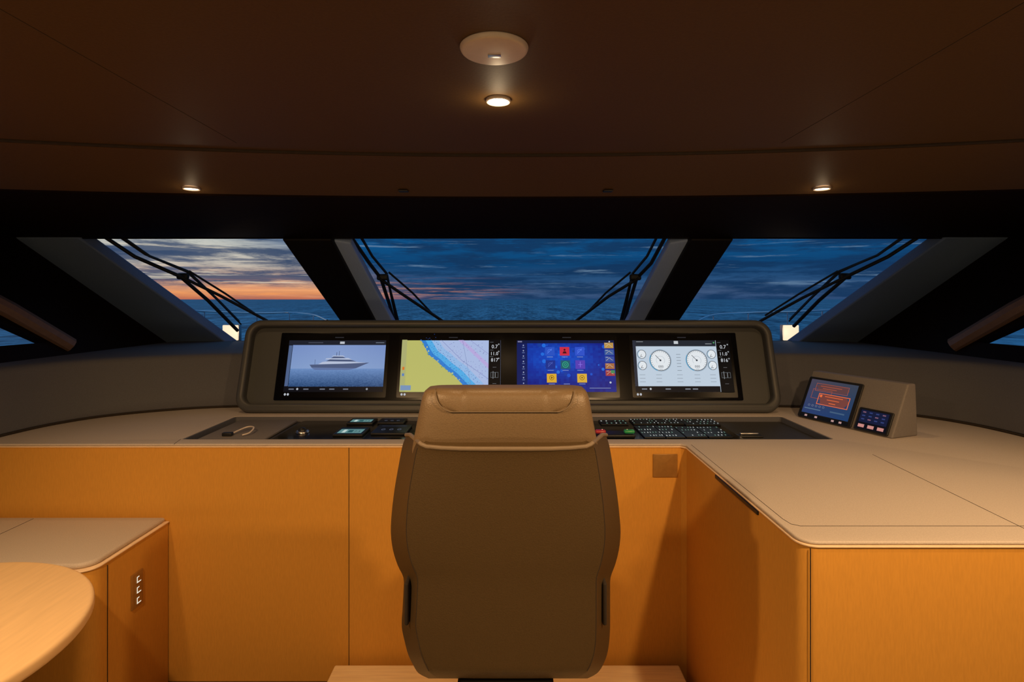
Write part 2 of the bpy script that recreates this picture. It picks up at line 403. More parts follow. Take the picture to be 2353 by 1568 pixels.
prism('trim_12',pq,0.03,0.06,M['pillar'],'wide corner pillar tinted with painted dusk light')
prism('trim_13',mir(pq),0.03,0.06,M['pillar'],'wide corner pillar tinted with painted dusk light')
prism('trim_14',[(190,540),(1176,539),(2163,540),(2163,547),(1176,546),(190,547)],0.02,0.04,M['pillar_dark'],'black upper windscreen rail')
prism('trim_15',[(430,788),(1923,788),(1923,802),(430,802)],0.02,0.03,M['pillar_dark'],'black lower windscreen rail')
for i,q in enumerate(([(188,546),(652,546),(828,790),(520,790)],[(800,546),(1545,546),(1412,790),(930,790)],[(1682,546),(2165,546),(1833,790),(1520,790)])):
    a=[PW(x,y,0.03) for x,y in q]
    struct(mesh_obj('window_%d'%(i+1),a,[(0,1,2,3)],M['glass'],smooth=None),'raked windscreen pane looking out to sea')

# ---------------------------------------------------------------- dashboard pad
half=[(2.62,1.55),(2.62,2.2),(2.61,2.6),(2.60,2.87),(2.55,3.14),(2.41,3.37),(2.13,3.56),(1.80,3.66),(1.2,3.70),(0.5,3.715)]
plan=[(-x,y) for x,y in half]+[(x,y) for x,y in reversed(half)]
plan=smooth_poly(plan,6)
def nrm(i):
    a=Vector(plan[max(0,i-1)]); c=Vector(plan[min(len(plan)-1,i+1)]); d=(c-a).normalized(); return Vector((-d.y,d.x))
vs=[];fs=[]
ZT=CZ-0.36
for i,p in enumerate(plan):
    nn=nrm(i); p=Vector(p)
    def q(o,z): 
        r=p+nn*o; return Vector((r.x,r.y,z))
    pr=[q(0.012,1.151),q(0.0,1.165),q(0.0,1.18)]+[q(0.01+0.06*t,1.18+(ZT-0.03-1.18)*t) for t in (0.33,0.66,1)]+[q(0.078,ZT-0.012),q(0.10,ZT)]
    ox=max(-2.87,min(2.87,p.x*1.25)); 
    if abs(p.x)>2.5: ox=math.copysign(2.87,p.x)
    t=min(1,max(0,(p.y-2.9)/0.7)); oy=p.y+ (4.85-p.y)*(t*t*(3-2*t))
    pr+=[q(0.14,ZT+0.002),Vector((ox,oy,ZT+0.002)),Vector((ox,oy,ZT-0.10))]
    vs+=pr; n=len(pr)
for i in range(len(plan)-1):
    for j in range(n-1):
        k=i*n+j; fs.append((k,k+1,k+1+n,k+n))
dash=mesh_obj('dashboard_pad',vs,fs,M['dash'],smooth=40)
tag(dash,'curved grey leather dashboard pad wrapping behind the console','dashboard')
pts=[]
for i,p in enumerate(plan):
    nn=nrm(i); pts.append((p[0]-nn.x*0.004,p[1]-nn.y*0.004,1.156))
tube('shadow_gap',pts,0.006,M['seam'],dash)

# ---------------------------------------------------------------- helm cabinet + countertop
cab=empty('helm_cabinet',(0,2.9,0)); tag(cab,'honey wood helm cabinet with flat front panels and a side wing','cabinet')
RC=0.05
def wing(off):
    x0=0.838-off; y0=1.634-off; r=RC+off
    cx,cy=x0+r,y0+r
    pts=[(-2.85,2.738-off),(x0-0.02,2.738-off),(x0,2.715-off)]
    for i in range(9):
        t=math.radians(180+90*i/8); pts.append((cx+r*math.cos(t),cy+r*math.sin(t)))
    pts+=[(2.86,y0)]
    return pts
back=[(2.86,3.62),(-2.85,3.62)]
hole=rrect(-1.655,2.83,1.612,3.385,0.02,3)
plate('body',[wing(0)+back,hole[::-1]],0.0,1.133,M['wood'],0.001,cab)
plate('edge_trim',[wing(0.005)+back,hole[::-1]],1.133,1.1385,M['lip'],0.0015,cab)
rbox('panel_seam',(P(802,1200,2.738).x,2.7375,0.566),(0.0025,0.003,1.13),M['seam'],0,cab)
rbox('panel_seam',(P(1858,1300,1.634).x+0.005,1.6335,0.566),(0.002,0.003,1.13),M['seam'],0,cab)
rbox('finger_pull',(0.836,2.12,1.124),(0.010,0.40,0.016),M['black'],0.003,cab)
top=plate('countertop',[wing(0.001)[0:]+[(2.86,3.8),(-2.85,3.8)],hole[::-1]],1.139,1.150,M['leather'],0.0054)
tag(top,'taupe leather covered helm worktop with a sunken control recess','worktop')
zt=1.1502
def seamline(pts,name='seam'):
    tube(name,[(x,y,zt) for x,y in pts],0.0009,M['seam'],top)
seamline([(0.89,1.745),(2.8,1.745)])
seamline([(0.862,2.72),(0.862,1.80),(0.868,1.76),(0.89,1.745)])
def onz(px,py,h=0.70): D=h*F/(py-HY); return ((px-CX)*D/F,D)
seamline([onz(2005,1045),onz(2353,1215)])
seamline([onz(400,1021),onz(415,1010)])
pl=rbox('wall_plaque',(P(1529,1071,2.73).x,2.7345,P(1529,1071,2.73).z),(0.118,0.006,0.112),M['plaque'],0.002)
tag(pl,'small square bronze plaque fixed to the wood cabinet front','plaque')

tl=mat('tray_leather',(0.035,0.033,0.027,1),0.5,var=0.1)
lining=rrect(-1.650,2.835,1.607,3.38,0.02,3)
rl=empty('recess_tray',(0,3.1,1.095)); tag(rl,'sunken dark lined tray holding the helm controls','tray')
plate('tray_floor',[lining],1.095,1.119,tl,0,rl)
plate('tray_rim',[rrect(-1.6535,2.8315,1.6105,3.3835,0.02,3),rrect(-1.644,2.841,1.601,3.374,0.014,3)[::-1]],1.097,1.1475,M['dash'],0.001,rl)
panel=plate('black_glass_slab',[rrect(-1.24,2.86,1.20,3.36,0.02,4)],1.120,1.128,M['panelglass'],0.002)
tag(panel,'black glass slab carrying controls in the helm worktop','control surface')
zp=1.1285
def onp(px,py): D=(CZ-zp)*F/(py-HY); return ((px-CX)*D/F,D)
def flat(px0,py0,px1,py1):
    xm=(px0+px1)/2; a=onp(xm,py0); b_=onp(xm,py1); D=(a[1]+b_[1])/2
    return ((xm-CX)*D/F, D, (px1-px0)*D/F, a[1]-b_[1])
def smalldisplay(name,pxs,label,draw,category='display'):
    x,y,wd,dp=flat(*pxs)
    e=rbox(name,(x,y,zp+0.006),(wd,dp,0.012),M['black'],0.003); tag(e,label,category)
    T=frame_mat((x-wd/2+0.006,y-dp/2+0.006,zp+0.0122),(1,0,0),(0,1,0))
    g=G(T,(0,0,100,60),wd-0.012,dp-0.012); draw(g); g.build('screen',e); return e
def d1(g):
    g.rect(0,0,100,60,RGB(8,12,14))
    g.rect(6,8,94,52,RGB(96,140,140)); g.rect(6,8,94,18,RGB(16,34,42)); g.rect(20,22,32,48,RGB(190,210,205)); g.rect(40,26,58,46,RGB(32,80,84)); g.text('7.5',74,44,20,RGB(10,30,40))
smalldisplay('small_display',(775,987,842,1004),'small lit teal instrument display flush in the control panel',d1)
smalldisplay('small_display',(803,966,862,977),'small lit teal instrument display flush in the control panel',d1)
def d2(g):
    g.rect(0,0,100,60,RGB(10,11,14))
    for i in range(3):
        g.disc(25+i*25,36,6,RGB(30,34,42)); g.ring(25+i*25,36,6,1.5,RGB(85,92,110))
    g.rect(10,8,90,14,RGB(30,34,48))
smalldisplay('control_module',(872,966,932,976),'black control module with round buttons',d2,'control module')
smalldisplay('control_module',(862,981,940,1001),'black control module with round buttons',d2,'control module')
x,y=onp(695,994)
tb=empty('trackball',(x,y,zp)); tag(tb,'round chrome ringed trackball in the control panel','trackball')
cyl('ring',(x,y,zp+0.005),0.038,0.033,0.010,M['metal'],tb,bev=0.003)
bm=bmesh.new(); bmesh.ops.create_uvsphere(bm,u_segments=24,v_segments=16,radius=0.024); me=bpy.data.meshes.new('ball'); bm.to_mesh(me); bm.free(); me.transform(Matrix.Translation((x,y,zp+0.004))); from_mesh('ball',me,M['black'],tb)
def keypad(px0,py0,px1,py1,nx,ny,label):
    x,y,wd,dp=flat(px0,py0,px1,py1)
    e=empty('keypad',(x,y,zp)); tag(e,label,'keypad',group='helm keypads')
    rbox('body',(x,y,zp+0.003),(wd,dp,0.006),M['black'],0.002,e)
    T=frame_mat((x-wd/2,y-dp/2,zp+0.0062),(1,0,0),(0,1,0))
    g=G(T,(0,0,nx*10,ny*10),wd,dp)
    g.rect(0.3,0.3,nx*10-.3,ny*10-.3,RGB(7,8,8))
    for i in range(nx):
        for j in range(ny):
            if random.random()<0.9:
                g.ring(i*10+5,j*10+5,3.2,0.6,RGB(40,45,46),n=12)
                if random.random()<0.8: g.disc(i*10+5+random.uniform(-1.5,1.5),j*10+5,1.6,random.choice((RGB(225,230,225),RGB(180,190,185),RGB(120,160,140))),n=8)
    g.build('key_markings',e)
KL='black keypad with rows of white backlit round keys'
keypad(1450,965,1502,977,7,3,KL)
keypad(1504,965,1564,977,8,3,KL)
keypad(1468,981,1514,1008,7,4,KL)
keypad(1516,981,1558,1008,6,4,KL)
keypad(1567,966,1646,979,10,3,KL)
keypad(1562,983,1609,1007,7,4,KL)
keypad(1612,983,1664,1007,7,4,KL)
keypad(1378,968,1440,978,6,2,KL)
th=onp(1415,1006)
te=empty('throttle_control',(th[0],th[1],zp)); tag(te,'twin throttle control with red and green side grips','throttle')
rbox('base',(th[0],th[1]+0.03,zp+0.010),(0.20,0.10,0.018),M['black'],0.006,te)
for dx,mm in ((-0.07,'red'),(0.06,'green')):
    tube('lever',[(th[0]+dx,th[1]+0.04,zp+0.02),(th[0]+dx,th[1]+0.005,zp+0.036)],0.007,M['metal'],te)
    rbox('grip',(th[0]+dx+(-0.01 if mm=='red' else 0.01),th[1]+0.0,zp+0.032),(0.055,0.034,0.018),M[mm],0.008,te)
hx=onp(1722,1000)
hb=empty('grab_lever',(hx[0],hx[1],1.12)); tag(hb,'small horizontal silver lever on a dark base','lever')
rbox('base',(hx[0],hx[1],1.124),(0.13,0.05,0.010),M['black'],0.004,hb)
rbox('bar',(hx[0],hx[1],1.135),(0.10,0.012,0.010),M['metal'],0.004,hb)
cx_,cy_=onp(560,1000)
cb=empty('charging_cable',(cx_,cy_,1.136)); tag(cb,'white coiled charging cable lying in the recess','cable')
tube('cable',smooth_poly([(cx_-0.05,cy_-0.04,1.142),(cx_-0.01,cy_+0.05,1.158),(cx_+0.04,cy_+0.03,1.162),(cx_+0.045,cy_-0.03,1.148),(cx_+0.02,cy_-0.06,1.142)],6),0.004,M['whitep'],cb)
rbox('plug',(cx_-0.06,cy_-0.05,1.145),(0.05,0.03,0.018),M['black'],0.004,cb)
sd=rbox('padded_tray',(-1.44,3.11,1.1275),(0.34,0.48,0.016),M['pod'],0.006); tag(sd,'grey padded insert beside the control panel','tray insert')

# ---------------------------------------------------------------- instrument console
HO=Vector((0,3.47,1.152)); HU=(1,0,0); HVv=Vector((0,0.18,0.56))
TH=frame_mat(HO,HU,HVv)
con=empty('instrument_console',(-0.025,3.55,1.151)); tag(con,'long graphite instrument housing with rounded ends and a recessed screen fascia','instrument console')
outer=rrect(-1.70,0.0,1.655,0.588,0.10,10)
inner=rrect(-1.655,0.055,1.610,0.545,0.06,10)
plate('bezel',[outer,inner[::-1]],-0.10,0.030,M['housing'],0.018,con,TH)
plate('housing_back',[rrect(-1.68,0.01,1.635,0.578,0.09,8)],-0.16,-0.045,M['housing'],0.01,con,TH)
plate('inner_panel',[rrect(-1.66,0.05,1.615,0.55,0.03,6)],-0.05,-0.028,M['housing_in'],0.0,con,TH)
plate('glass_fascia',[rrect(-1.482,0.080,1.438,0.512,0.006,3)],-0.028,-0.018,M['blackglass'],0.001,con,TH)
rbox('support_plinth',(-0.02,3.62,1.165),(3.2,0.22,0.028),M['housing'],0.006,con)

def display(x0,x1,box,draw,label):
    v0,v1=0.131,0.461
    T=TH@Matrix.Translation((x0,v0,-0.016))
    e=plate('helm_display',[rrect(x0-0.02,v0-0.035,x1+0.02,v1+0.035,0.008,3)],-0.018,-0.0165,M['blackglass'],0.0,None,TH)
    tag(e,label,'display',group='row of helm displays')
    g=G(T,box,x1-x0,v1-v0); draw(g); g.build('screen',e)
    g2=G(TH@Matrix.Translation((x0,v0-0.03,-0.0163)),(0,0,100,10),x1-x0,0.03)
    g2.disc(2,5,1.1,RGB(190,195,205),ry=2.6,n=12); g2.disc(5.0,5,1.1,RGB(190,195,205),ry=2.6,n=12)
    g2.build('power_button',e)
    g3=G(TH@Matrix.Translation((x0,v1+0.012,-0.0163)),(0,0,100,10),x1-x0,0.014)
    g3.rect(47,3,56,7,RGB(45,45,50)); g3.build('maker_mark',e)
def s1(g):
    g.rect(654,782,884,901,RGB(14,16,24))
    def sky_(u,v):
        return RGB(132-22*abs(u-.5)+12*v, 156-20*abs(u-.5)+14*v, 208-14*abs(u-.5)+6*v)
    g.grad(664,793,884,850,sky_,30,16)
    def sea_(u,v):
        n=random.uniform(-8,8)*(0.4+v); return RGB(112-66*v+n,146-68*v+n,200-76*v+n)
    g.grad(664,848,884,889,sea_,70,26)
    g.rect(654,782,884,793,RGB(28,32,44)); g.rect(654,889,884,901,RGB(10,12,20))
    g.rect(655,794,663,888,RGB(80,100,140))
    g.k+=0.0003
    c=RGB(80,94,130); wt=RGB(186,197,222); dk_=RGB(72,86,122)
    g.poly([(708,839),(714,846),(818,847),(836,839),(848,834),(786,836.5),(740,838)],c)
    g.poly([(728,838),(738,832.5),(752,831),(806,831),(826,833.5),(840,834.6),(786,836.8)],wt)
    g.poly([(746,831),(756,826),(798,826),(818,831.8)],dk_)
    g.poly([(743,826.5),(747,824),(798,823.5),(807,827.5)],wt)
    g.poly([(757,824),(763,820),(784,820),(792,823.7)],dk_)
    g.poly([(758,819.8),(762,817.8),(785,817.8),(790,820.5)],wt)
    g.rect(769,810,770.2,818,dk_); g.rect(775,807,776,818,dk_); g.rect(720,827,720.8,839,dk_)
    g.poly([(714,846.5),(818,847),(802,851),(722,851)],RGB(98,118,166))
    for x in (666,700,738,760,792): g.rect(x,893.5,x+12,896,RGB(115,120,135))
    g.disc(686,894.5,2.4,RGB(190,195,205),n=12); g.disc(847,894.5,2.4,RGB(150,155,165),n=12)
    g.rect(775,785,786,790.5,RGB(190,195,205)); g.rect(700,787,735,788.5,RGB(80,85,100)); g.rect(860,787,880,788.5,RGB(120,130,145))
def col3(g,x0,x1,third):
    g.rect(x0,782,x1,902,RGB(4,6,10)); m_=(x0+x1)/2; wc=RGB(215,220,228)
    g.text('0.7',m_,802,12,wc); g.text('11.0',m_,818,11,wc); g.text(third,m_,833,11.5,wc)
    for y in (788,806.5,822): g.rect(x0+3,y-1,x0+11,y+0.2,RGB(90,95,100)); 
    for y in (791,808,824): g.rect(x1-6,y,x1-3,y+3,RGB(150,155,160))
    g.text('---',m_,848,9,RGB(130,130,135))
    g.box(x0+5,857,x1-5,870,1,RGB(90,95,100)); g.rect(x0+10,855,x0+11.5,872,RGB(130,135,140)); g.rect(x1-13,858,x1-11.5,869,RGB(130,135,140))
    g.text('---',m_,885,9,RGB(130,130,135))
def s2(g):
    g.rect(918,782,1150,901,RGB(174,192,232))
    coast=smooth_poly([(962,782),(972,800),(984,818),(1000,830),(1018,846),(1040,862),(1056,878),(1080,901)],4)
    def off(d): return [(x+d,y-d*0.55) for x,y in coast]
    def clipx(p): return [(max(918,min(1121,x)),max(782,min(901,y))) for x,y in p]
    g.poly(clipx(off(32)+[(918,901),(918,782)]),RGB(150,190,236))
    g.poly(clipx(off(19)+[(918,901),(918,782)]),RGB(84,176,236))
    g.poly(clipx(off(8)+[(918,901),(918,782)]),RGB(50,130,214))
    g.poly(clipx(coast+[(918,901),(918,782)]),RGB(190,190,108))
    for x,y in coast: g.disc(x+random.uniform(-3,6),y+random.uniform(-3,3),random.uniform(1,2.6),random.choice((RGB(130,170,110),RGB(60,120,200),RGB(180,200,150))),n=8)
    for k in range(90):
        i=random.randrange(len(coast)); x,y=coast[i]; d=random.uniform(4,30); g.rect(x+d,y-d*.5,x+d+1.6,y-d*.5+1,RGB(40,80,160))
    g.poly([(1050,782),(1062,782),(1122,838),(1122,849)],RGB(188,174,228))
    g.line([(1010,782),(1060,830),(1122,872)],0.8,RGB(120,130,190)); g.line([(1078,782),(1122,815)],0.8,RGB(140,140,200))
    for i in range(170):
        x=random.uniform(1000,1118); y=random.uniform(786,896)
        if y< (x-1000)*0.9+830-0: g.rect(x,y,x+random.uniform(0.8,2.2),y+1.0,random.choice((RGB(100,110,165),RGB(130,120,190))))
    g.line([(1060,782),(1085,901)],0.6,RGB(110,130,180))
    g.rect(918,782,930,901,RGB(176,178,118))
    g.rect(920,887,944,898,RGB(120,150,190)); g.rect(922,845,927,852,RGB(220,120,40)); g.rect(922,860,927,866,RGB(90,130,190))
    g.disc(1018,896,7,RGB(235,238,240),n=16)
    g.rect(990,893,1050,901,RGB(20,25,35))
    g.line([(1000,896),(1040,899)],1,RGB(150,150,150))
    col3(g,1122,1150,'817')
def s3(g):
    def fn(u,v):
        k=math.exp(-((u-.42)**2*5+(v-.35)**2*7)); n=random.uniform(-8,8)
        return RGB(8+6*k,28+48*k+n,128+72*k+n)
    g.grad(1188,782,1413,901,fn,36,20)
    for i in range(26):
        x=random.uniform(1235,1390); y=random.uniform(790,865); g.disc(x,y,random.uniform(1.5,5),random.choice((RGB(20,84,205),RGB(16,60,160),RGB(30,110,225))),n=14)
    g.rect(1188,782,1413,789,RGB(10,24,66))
    g.rect(1188,789,1212,901,RGB(10,28,92))
    for i in range(8): g.rect(1200,798+i*12.5,1206,799.5+i*12.5,RGB(100,120,170)); g.disc(1203,794+i*12.5,1.6,RGB(160,170,205),n=8)
    T_=[(1264,808,(40,84,200)),(1298,808,(210,46,70)),(1333,808,(46,84,208)),(1265,839,(26,50,145)),(1299,839,(30,92,116)),(1333,839,(88,64,185)),(1267,870,(226,176,52)),(1301,870,None),(1336,870,(224,178,60))]
    for i,(x,y,c) in enumerate(T_):
        g.rect(x-7,y+12.5,x+7,y+13.8,RGB(130,148,200))
        if c is None: continue
        g.rect(x-11,y-10,x+11,y+10,RGB(*c))
        d=tuple(min(255,k+55) for k in c)
        if i==1: g.disc(x,y-3.5,2.4,RGB(70,10,25),n=12); g.poly([(x-5,y+5),(x+5,y+5),(x+2.5,y),(x-2.5,y)],RGB(70,10,25))
        elif i==4: g.ring(x,y,7,1.2,RGB(50,200,130)); g.ring(x,y,3,1,RGB(50,200,130))
        elif i==6: g.ring(x,y-1,5.5,1,RGB(110,80,15)); g.poly([(x-1.5,y+2),(x+3,y-1),(x-1.5,y-4)],RGB(110,80,15))
        elif i==8: g.ring(x,y-1,5.5,1,RGB(110,80,15)); g.rect(x-1.5,y-2.5,x+1.5,y+0.5,RGB(110,80,15))
        elif i==5: g.rect(x-.6,y-7,x+.6,y+6,RGB(*d)); g.rect(x-5,y-.6,x+5,y+0.4,RGB(*d))
        else: g.line([(x-6,y+5),(x+5,y-6)],1.0,RGB(*d)); g.ring(x,y,5,0.8,RGB(*d),20,200)
    for i,c in enumerate([(190,148,76),(62,95,160),(54,80,160),(170,110,66),(166,62,66)]):
        y=794+i*16; g.rect(1390,y-6,1411,y+7,RGB(*c))
        g.line([(1393,y+4),(1397,y),(1401,y-3),(1404,y+1),(1408,y+3)],0.7,RGB(215,205,185)); g.rect(1392,y-4.5,1398,y-3.6,RGB(210,210,210))
    g.rect(1402,852,1411,859,RGB(70,140,90))
    g.disc(1400,880,2.4,RGB(190,200,215),n=10); g.rect(1352,892,1400,893.5,RGB(120,135,180)); g.rect(1196,891,1206,895,RGB(160,170,200))
    g.rect(1190,784,1200,787,RGB(130,130,170)); g.disc(1402,785.5,1.8,RGB(200,205,225),n=8)
def s4(g):
    g.rect(1456,782,1681,901,RGB(196,212,228))
    g.rect(1456,782,1650,796,RGB(34,40,50)); g.rect(1456,888,1650,901,RGB(12,14,20)); g.rect(1456,782,1463,888,RGB(40,46,60))
    k=RGB(58,64,74)
    for cx in (1518,1602):
        g.disc(cx,829,26,RGB(164,183,200)); g.disc(cx,829,23.5,RGB(232,238,243)); g.ring(cx,829,24,1.2,k); 
        for a in range(-40,221,13):
            r=math.radians(a); g.line([(cx+22*math.cos(r),829-22*math.sin(r)),(cx+19.3*math.cos(r),829-19.3*math.sin(r))],0.6,k)
        g.ring(cx,829,25.5,1.6,RGB(96,175,220),150,250,16); g.ring(cx,829,10,0.5,RGB(150,165,178),-40,220,24)
        g.line([(cx+1.5,830.5),(cx-11,817)],1.1,k); g.disc(cx,829,2.2,k,n=12); g.text('000',cx,846,8,k); g.rect(cx-4,849,cx+4,850,RGB(130,140,152))
    for cx,cy in ((1475,815),(1475,841),(1637,815),(1637,841)):
        g.disc(cx,cy,10.5,RGB(232,238,243)); g.ring(cx,cy,10.5,1.1,k); g.line([(cx,cy),(cx-3,cy+6)],0.9,k); g.ring(cx,cy,9,1.0,RGB(96,175,220),120,250,8); g.rect(cx-2.5,cy+5,cx+2.5,cy+6,k)
    for y in (815,822,829,836,843,852): g.rect(1555,y,1565,y+1.0,RGB(120,130,142))
    for x in (1474,1512,1560,1600,1636):
        for y in (862,870,878): g.rect(x-7,y,x+6,y+0.9,RGB(140,150,162))
    for x in (1476,1530,1575,1592): g.rect(x-6,893.5,x+6,896,RGB(130,135,145))
    g.disc(1490,894.5,2.4,RGB(190,195,200),n=12)
    g.rect(1552,784,1562,791,RGB(200,205,210)); g.rect(1625,790,1640,791.5,RGB(150,155,160)); g.disc(1645,788,1.8,RGB(90,180,110),n=8)
    g.rect(1464,785,1480,786.5,RGB(140,145,150))
    col3(g,1650,1681,'816')
display(-1.426,-0.806,(654,782,884,901),s1,'helm display showing a motor yacht on calm water')
display(-0.700,-0.072,(918,782,1150,901),s2,'helm display showing a yellow and blue nautical chart')
display(0.031,0.652,(1188,782,1413,901),s3,'helm display showing a blue menu with coloured app tiles')
display(0.771,1.386,(1456,782,1681,901),s4,'helm display showing white engine gauges')

# ---------------------------------------------------------------- side instrument box
nb=Vector((0.938,0.347,0)); A=Vector((1.70,3.37,1.1505)); B=Vector((1.90,2.83,1.1505)); Hh=0.268
ib=empty('instrument_pod',((A+B)/2+nb*0.1)); tag(ib,'grey wedge shaped pod holding a small touchscreen and keypad','instrument pod')
vs=[A,B,B+nb*0.19,A+nb*0.19, A+nb*0.12+Vector((0,0,Hh)),B+nb*0.12+Vector((0,0,Hh)),B+nb*0.175+Vector((0,0,Hh)),A+nb*0.175+Vector((0,0,Hh))]
o=mesh_obj('housing',vs,[(0,3,2,1),(4,5,6,7),(0,1,5,4),(1,2,6,5),(2,3,7,6),(3,0,4,7)],M['pod'],ib,smooth=None)
md=o.modifiers.new('b','BEVEL'); md.width=0.008; md.segments=3
TB=frame_mat(A,(B-A),(nb*0.12+Vector((0,0,Hh))))
plate('touchscreen_bezel',[rrect(0.004,0.004,0.352,0.256,0.010,4)],0.0,0.010,M['black'],0.004,ib,TB)
g=G(TB@Matrix.Translation((0.026,0.034,0.0105)),(0,0,100,80),0.302,0.208)
g.grad(0,0,100,80,lambda u,v:RGB(74-30*v-14*u,68-6*v,84+26*v),16,14)
oc=RGB(238,112,62); o2=RGB(170,84,62)
g.poly([(14,14),(30,9),(80,9),(86,16),(80,24),(24,24)],RGB(96,64,66))
g.box(14,8,84,26,1.0,o2); g.rect(24,13,70,14.5,o2); g.rect(30,18,60,19.5,o2)
g.box(10,22,52,44,0.8,o2)
g.poly([(28,34),(40,31),(84,31),(92,42),(84,54),(34,54)],RGB(120,66,60))
g.box(26,30,92,56,1.5,oc); g.rect(40,35,78,36.4,oc); g.rect(46,42,72,43.4,oc); g.rect(52,49,66,50.6,oc); g.rect(29,33,34,39,oc)
for i in range(5): g.ring(12+i*8,61,2.4,0.7,RGB(120,130,150),n=12)
g.rect(4,68,40,70,RGB(90,116,140)); g.rect(60,66,90,69,RGB(70,96,126))
g.build('touchscreen',ib)
g=G(TB@Matrix.Translation((0.006,0.007,0.0105)),(0,0,100,10),0.34,0.024)
g.rect(5,1,96,9,RGB(12,12,14))
for x in (14,34,66,80): g.rect(x,2.5,x+5,7,RGB(190,150,145))
g.build('bezel_buttons',ib)
plate('keypad_body',[rrect(0.368,0.006,0.556,0.130,0.008,4)],0.0,0.010,M['black'],0.004,ib,TB)
g=G(TB@Matrix.Translation((0.376,0.013,0.0105)),(0,0,100,70),0.172,0.110)
g.rect(2,2,98,68,RGB(12,13,22)); g.rect(6,4,94,46,RGB(22,28,58)); 
for i in range(4):
    for j in range(3): g.rect(12+i*21,9+j*12,22+i*21,13+j*12,RGB(52,66,120) if (i+j)%3 else RGB(130,90,110))
for i in range(3): g.rect(8+i*31,53,28+i*31,64,RGB(205,140,132))
g.build('keys',ib)

# ---------------------------------------------------------------- platform
pf=rbox('helm_platform',(-0.024,1.95,0.054),(1.64,1.49,0.108),M['pwood'],0.008); tag(pf,'raised pale oak platform under the helm chair','platform')

# ---------------------------------------------------------------- helm chair
ch=empty('helm_chair',(-0.02,1.78,0.108)); tag(ch,'brown leather helm chair with winged shell back and headrest','chair')
rows=[(1028,933,1393),(1042,925,1400),(1080,916,1408),(1130,906,1417),(1180,900,1423),(1225,898,1426),(1265,903,1422),(1300,914,1413),(1328,927,1403),(1360,927,1402),(1400,925,1402),(1440,923,1402),(1475,930,1400),(1505,938,1395),(1530,950,1385),(1548,962,1372),(1560,985,1350)]
rows=smooth_poly([tuple(map(float,r)) for r in rows],3)
U=[-1,-0.985,-0.96,-0.93,-0.90,-0.88,-0.865,-0.85,-0.80,-0.65,-0.45,-0.22,0,0.22,0.45,0.65,0.80,0.85,0.865,0.88,0.90,0.93,0.96,0.985,1]
vs=[];fs=[]
R=len(rows)
cl_,cr_=[],[]
for i,(py,xl,xr) in enumerate(rows):
    t=i/(R-1); Dc=1.47+0.05*math.sin(t*math.pi*0.5)
    if t>0.9: Dc+=0.06*((t-0.9)/0.1)**2
    wing_d=0.22*(1-0.35*t)
    cr=0.865
    for u in U:
        a=abs(u); d=0.035*a*a
        if a>cr: d+=wing_d*((a-cr)/(1-cr))
        D=Dc+d
        yo=0.0
        if t<0.2:
            f=(1-t/0.2)
            yo=-26*f*min(1,max(0,(a-0.83)/0.13))
            if a<0.84: yo+=7*f*(1-(a/0.84)**4)
        x=(xl+xr)/2+(xr-xl)/2*u
        pt=P(x,py+yo,D); vs.append(pt)
        if 0.03<t<0.93:
            if u==-0.865: cl_.append(pt+Vector((0,0.0003,0)))
            if u==0.865: cr_.append(pt+Vector((0,0.0003,0)))
n=len(U)
for i in range(R-1):
    for j in range(n-1):
        k=i*n+j; fs.append((k,k+1,k+1+n,k+n))
topedge=[vs[j].copy() for j in range(n)]
sh=mesh_obj('back_shell',vs,fs,M['chair'],ch,smooth=50,recalc=False)
md=sh.modifiers.new('s','SOLIDIFY'); md.thickness=0.028; md.offset=-1
md=sh.modifiers.new('b','BEVEL'); md.width=0.006; md.segments=3; md.limit_method='ANGLE'; md.angle_limit=math.radians(50)
me=sh.data; me.update()
avg=sum(p.normal.y for p in me.polygons)/len(me.polygons)
if avg>0: me.flip_normals()
tube('shell_piping',[p+Vector((0,0.004,0.002)) for p in topedge],0.006,M['piping'],ch)
tube('shell_seam',cl_,0.0012,M['seam'],ch); tube('shell_seam',cr_,0.0012,M['seam'],ch)
def loft(name,rings,m,parent,seg=40,pw=3.2,cap=True,smooth=60):
    vs=[];fs=[]
    for (c,a,b_) in rings:
        for i in range(seg):
            th_=2*math.pi*i/seg; cs,sn=math.cos(th_),math.sin(th_)
            vs.append(Vector((c[0]+a*math.copysign(abs(cs)**(2/pw),cs),c[1]+b_*math.copysign(abs(sn)**(2/pw),sn),c[2])))
    for i in range(len(rings)-1):
        for j in range(seg):
            fs.append((i*seg+j,i*seg+(j+1)%seg,(i+1)*seg+(j+1)%seg,(i+1)*seg+j))
    if cap:
        fs.append(tuple(range(seg-1,-1,-1))); k=(len(rings)-1)*seg; fs.append(tuple(range(k,k+seg)))
    return mesh_obj(name,vs,fs,m,parent,smooth=smooth)
def pr(py,xl,xr,D0,D1):
    Dm=D0+0.35*(D1-D0); a=P(xl,py,Dm); c=P(xr,py,Dm)
    z=P(0,py,D0).z
    return ((( a.x+c.x)/2,(D0+D1)/2,z),(c.x-a.x)/2,(D1-D0)/2)
hr=[(1120,950,1372,1.535,1.64),(1040,948,1374,1.53,1.65),(1010,953,1369,1.525,1.655),(975,960,1362,1.52,1.66),(940,967,1356,1.52,1.665),(918,971,1352,1.525,1.662),(906,975,1348,1.532,1.655),(899,982,1342,1.54,1.645),(894,996,1330,1.56,1.635)]
loft('headrest',[pr(*r) for r in hr],M['chair2'],ch,pw=6)
vs=[];fs=[]
prof=[(1.64,895,0.86),(1.60,891,0.90),(1.565,892,0.92),(1.539,898,0.93),(1.527,908,0.93),(1.522,922,0.91),(1.5195,934,0.86),(1.519,942,0.80),(1.5195,947,0.72)]
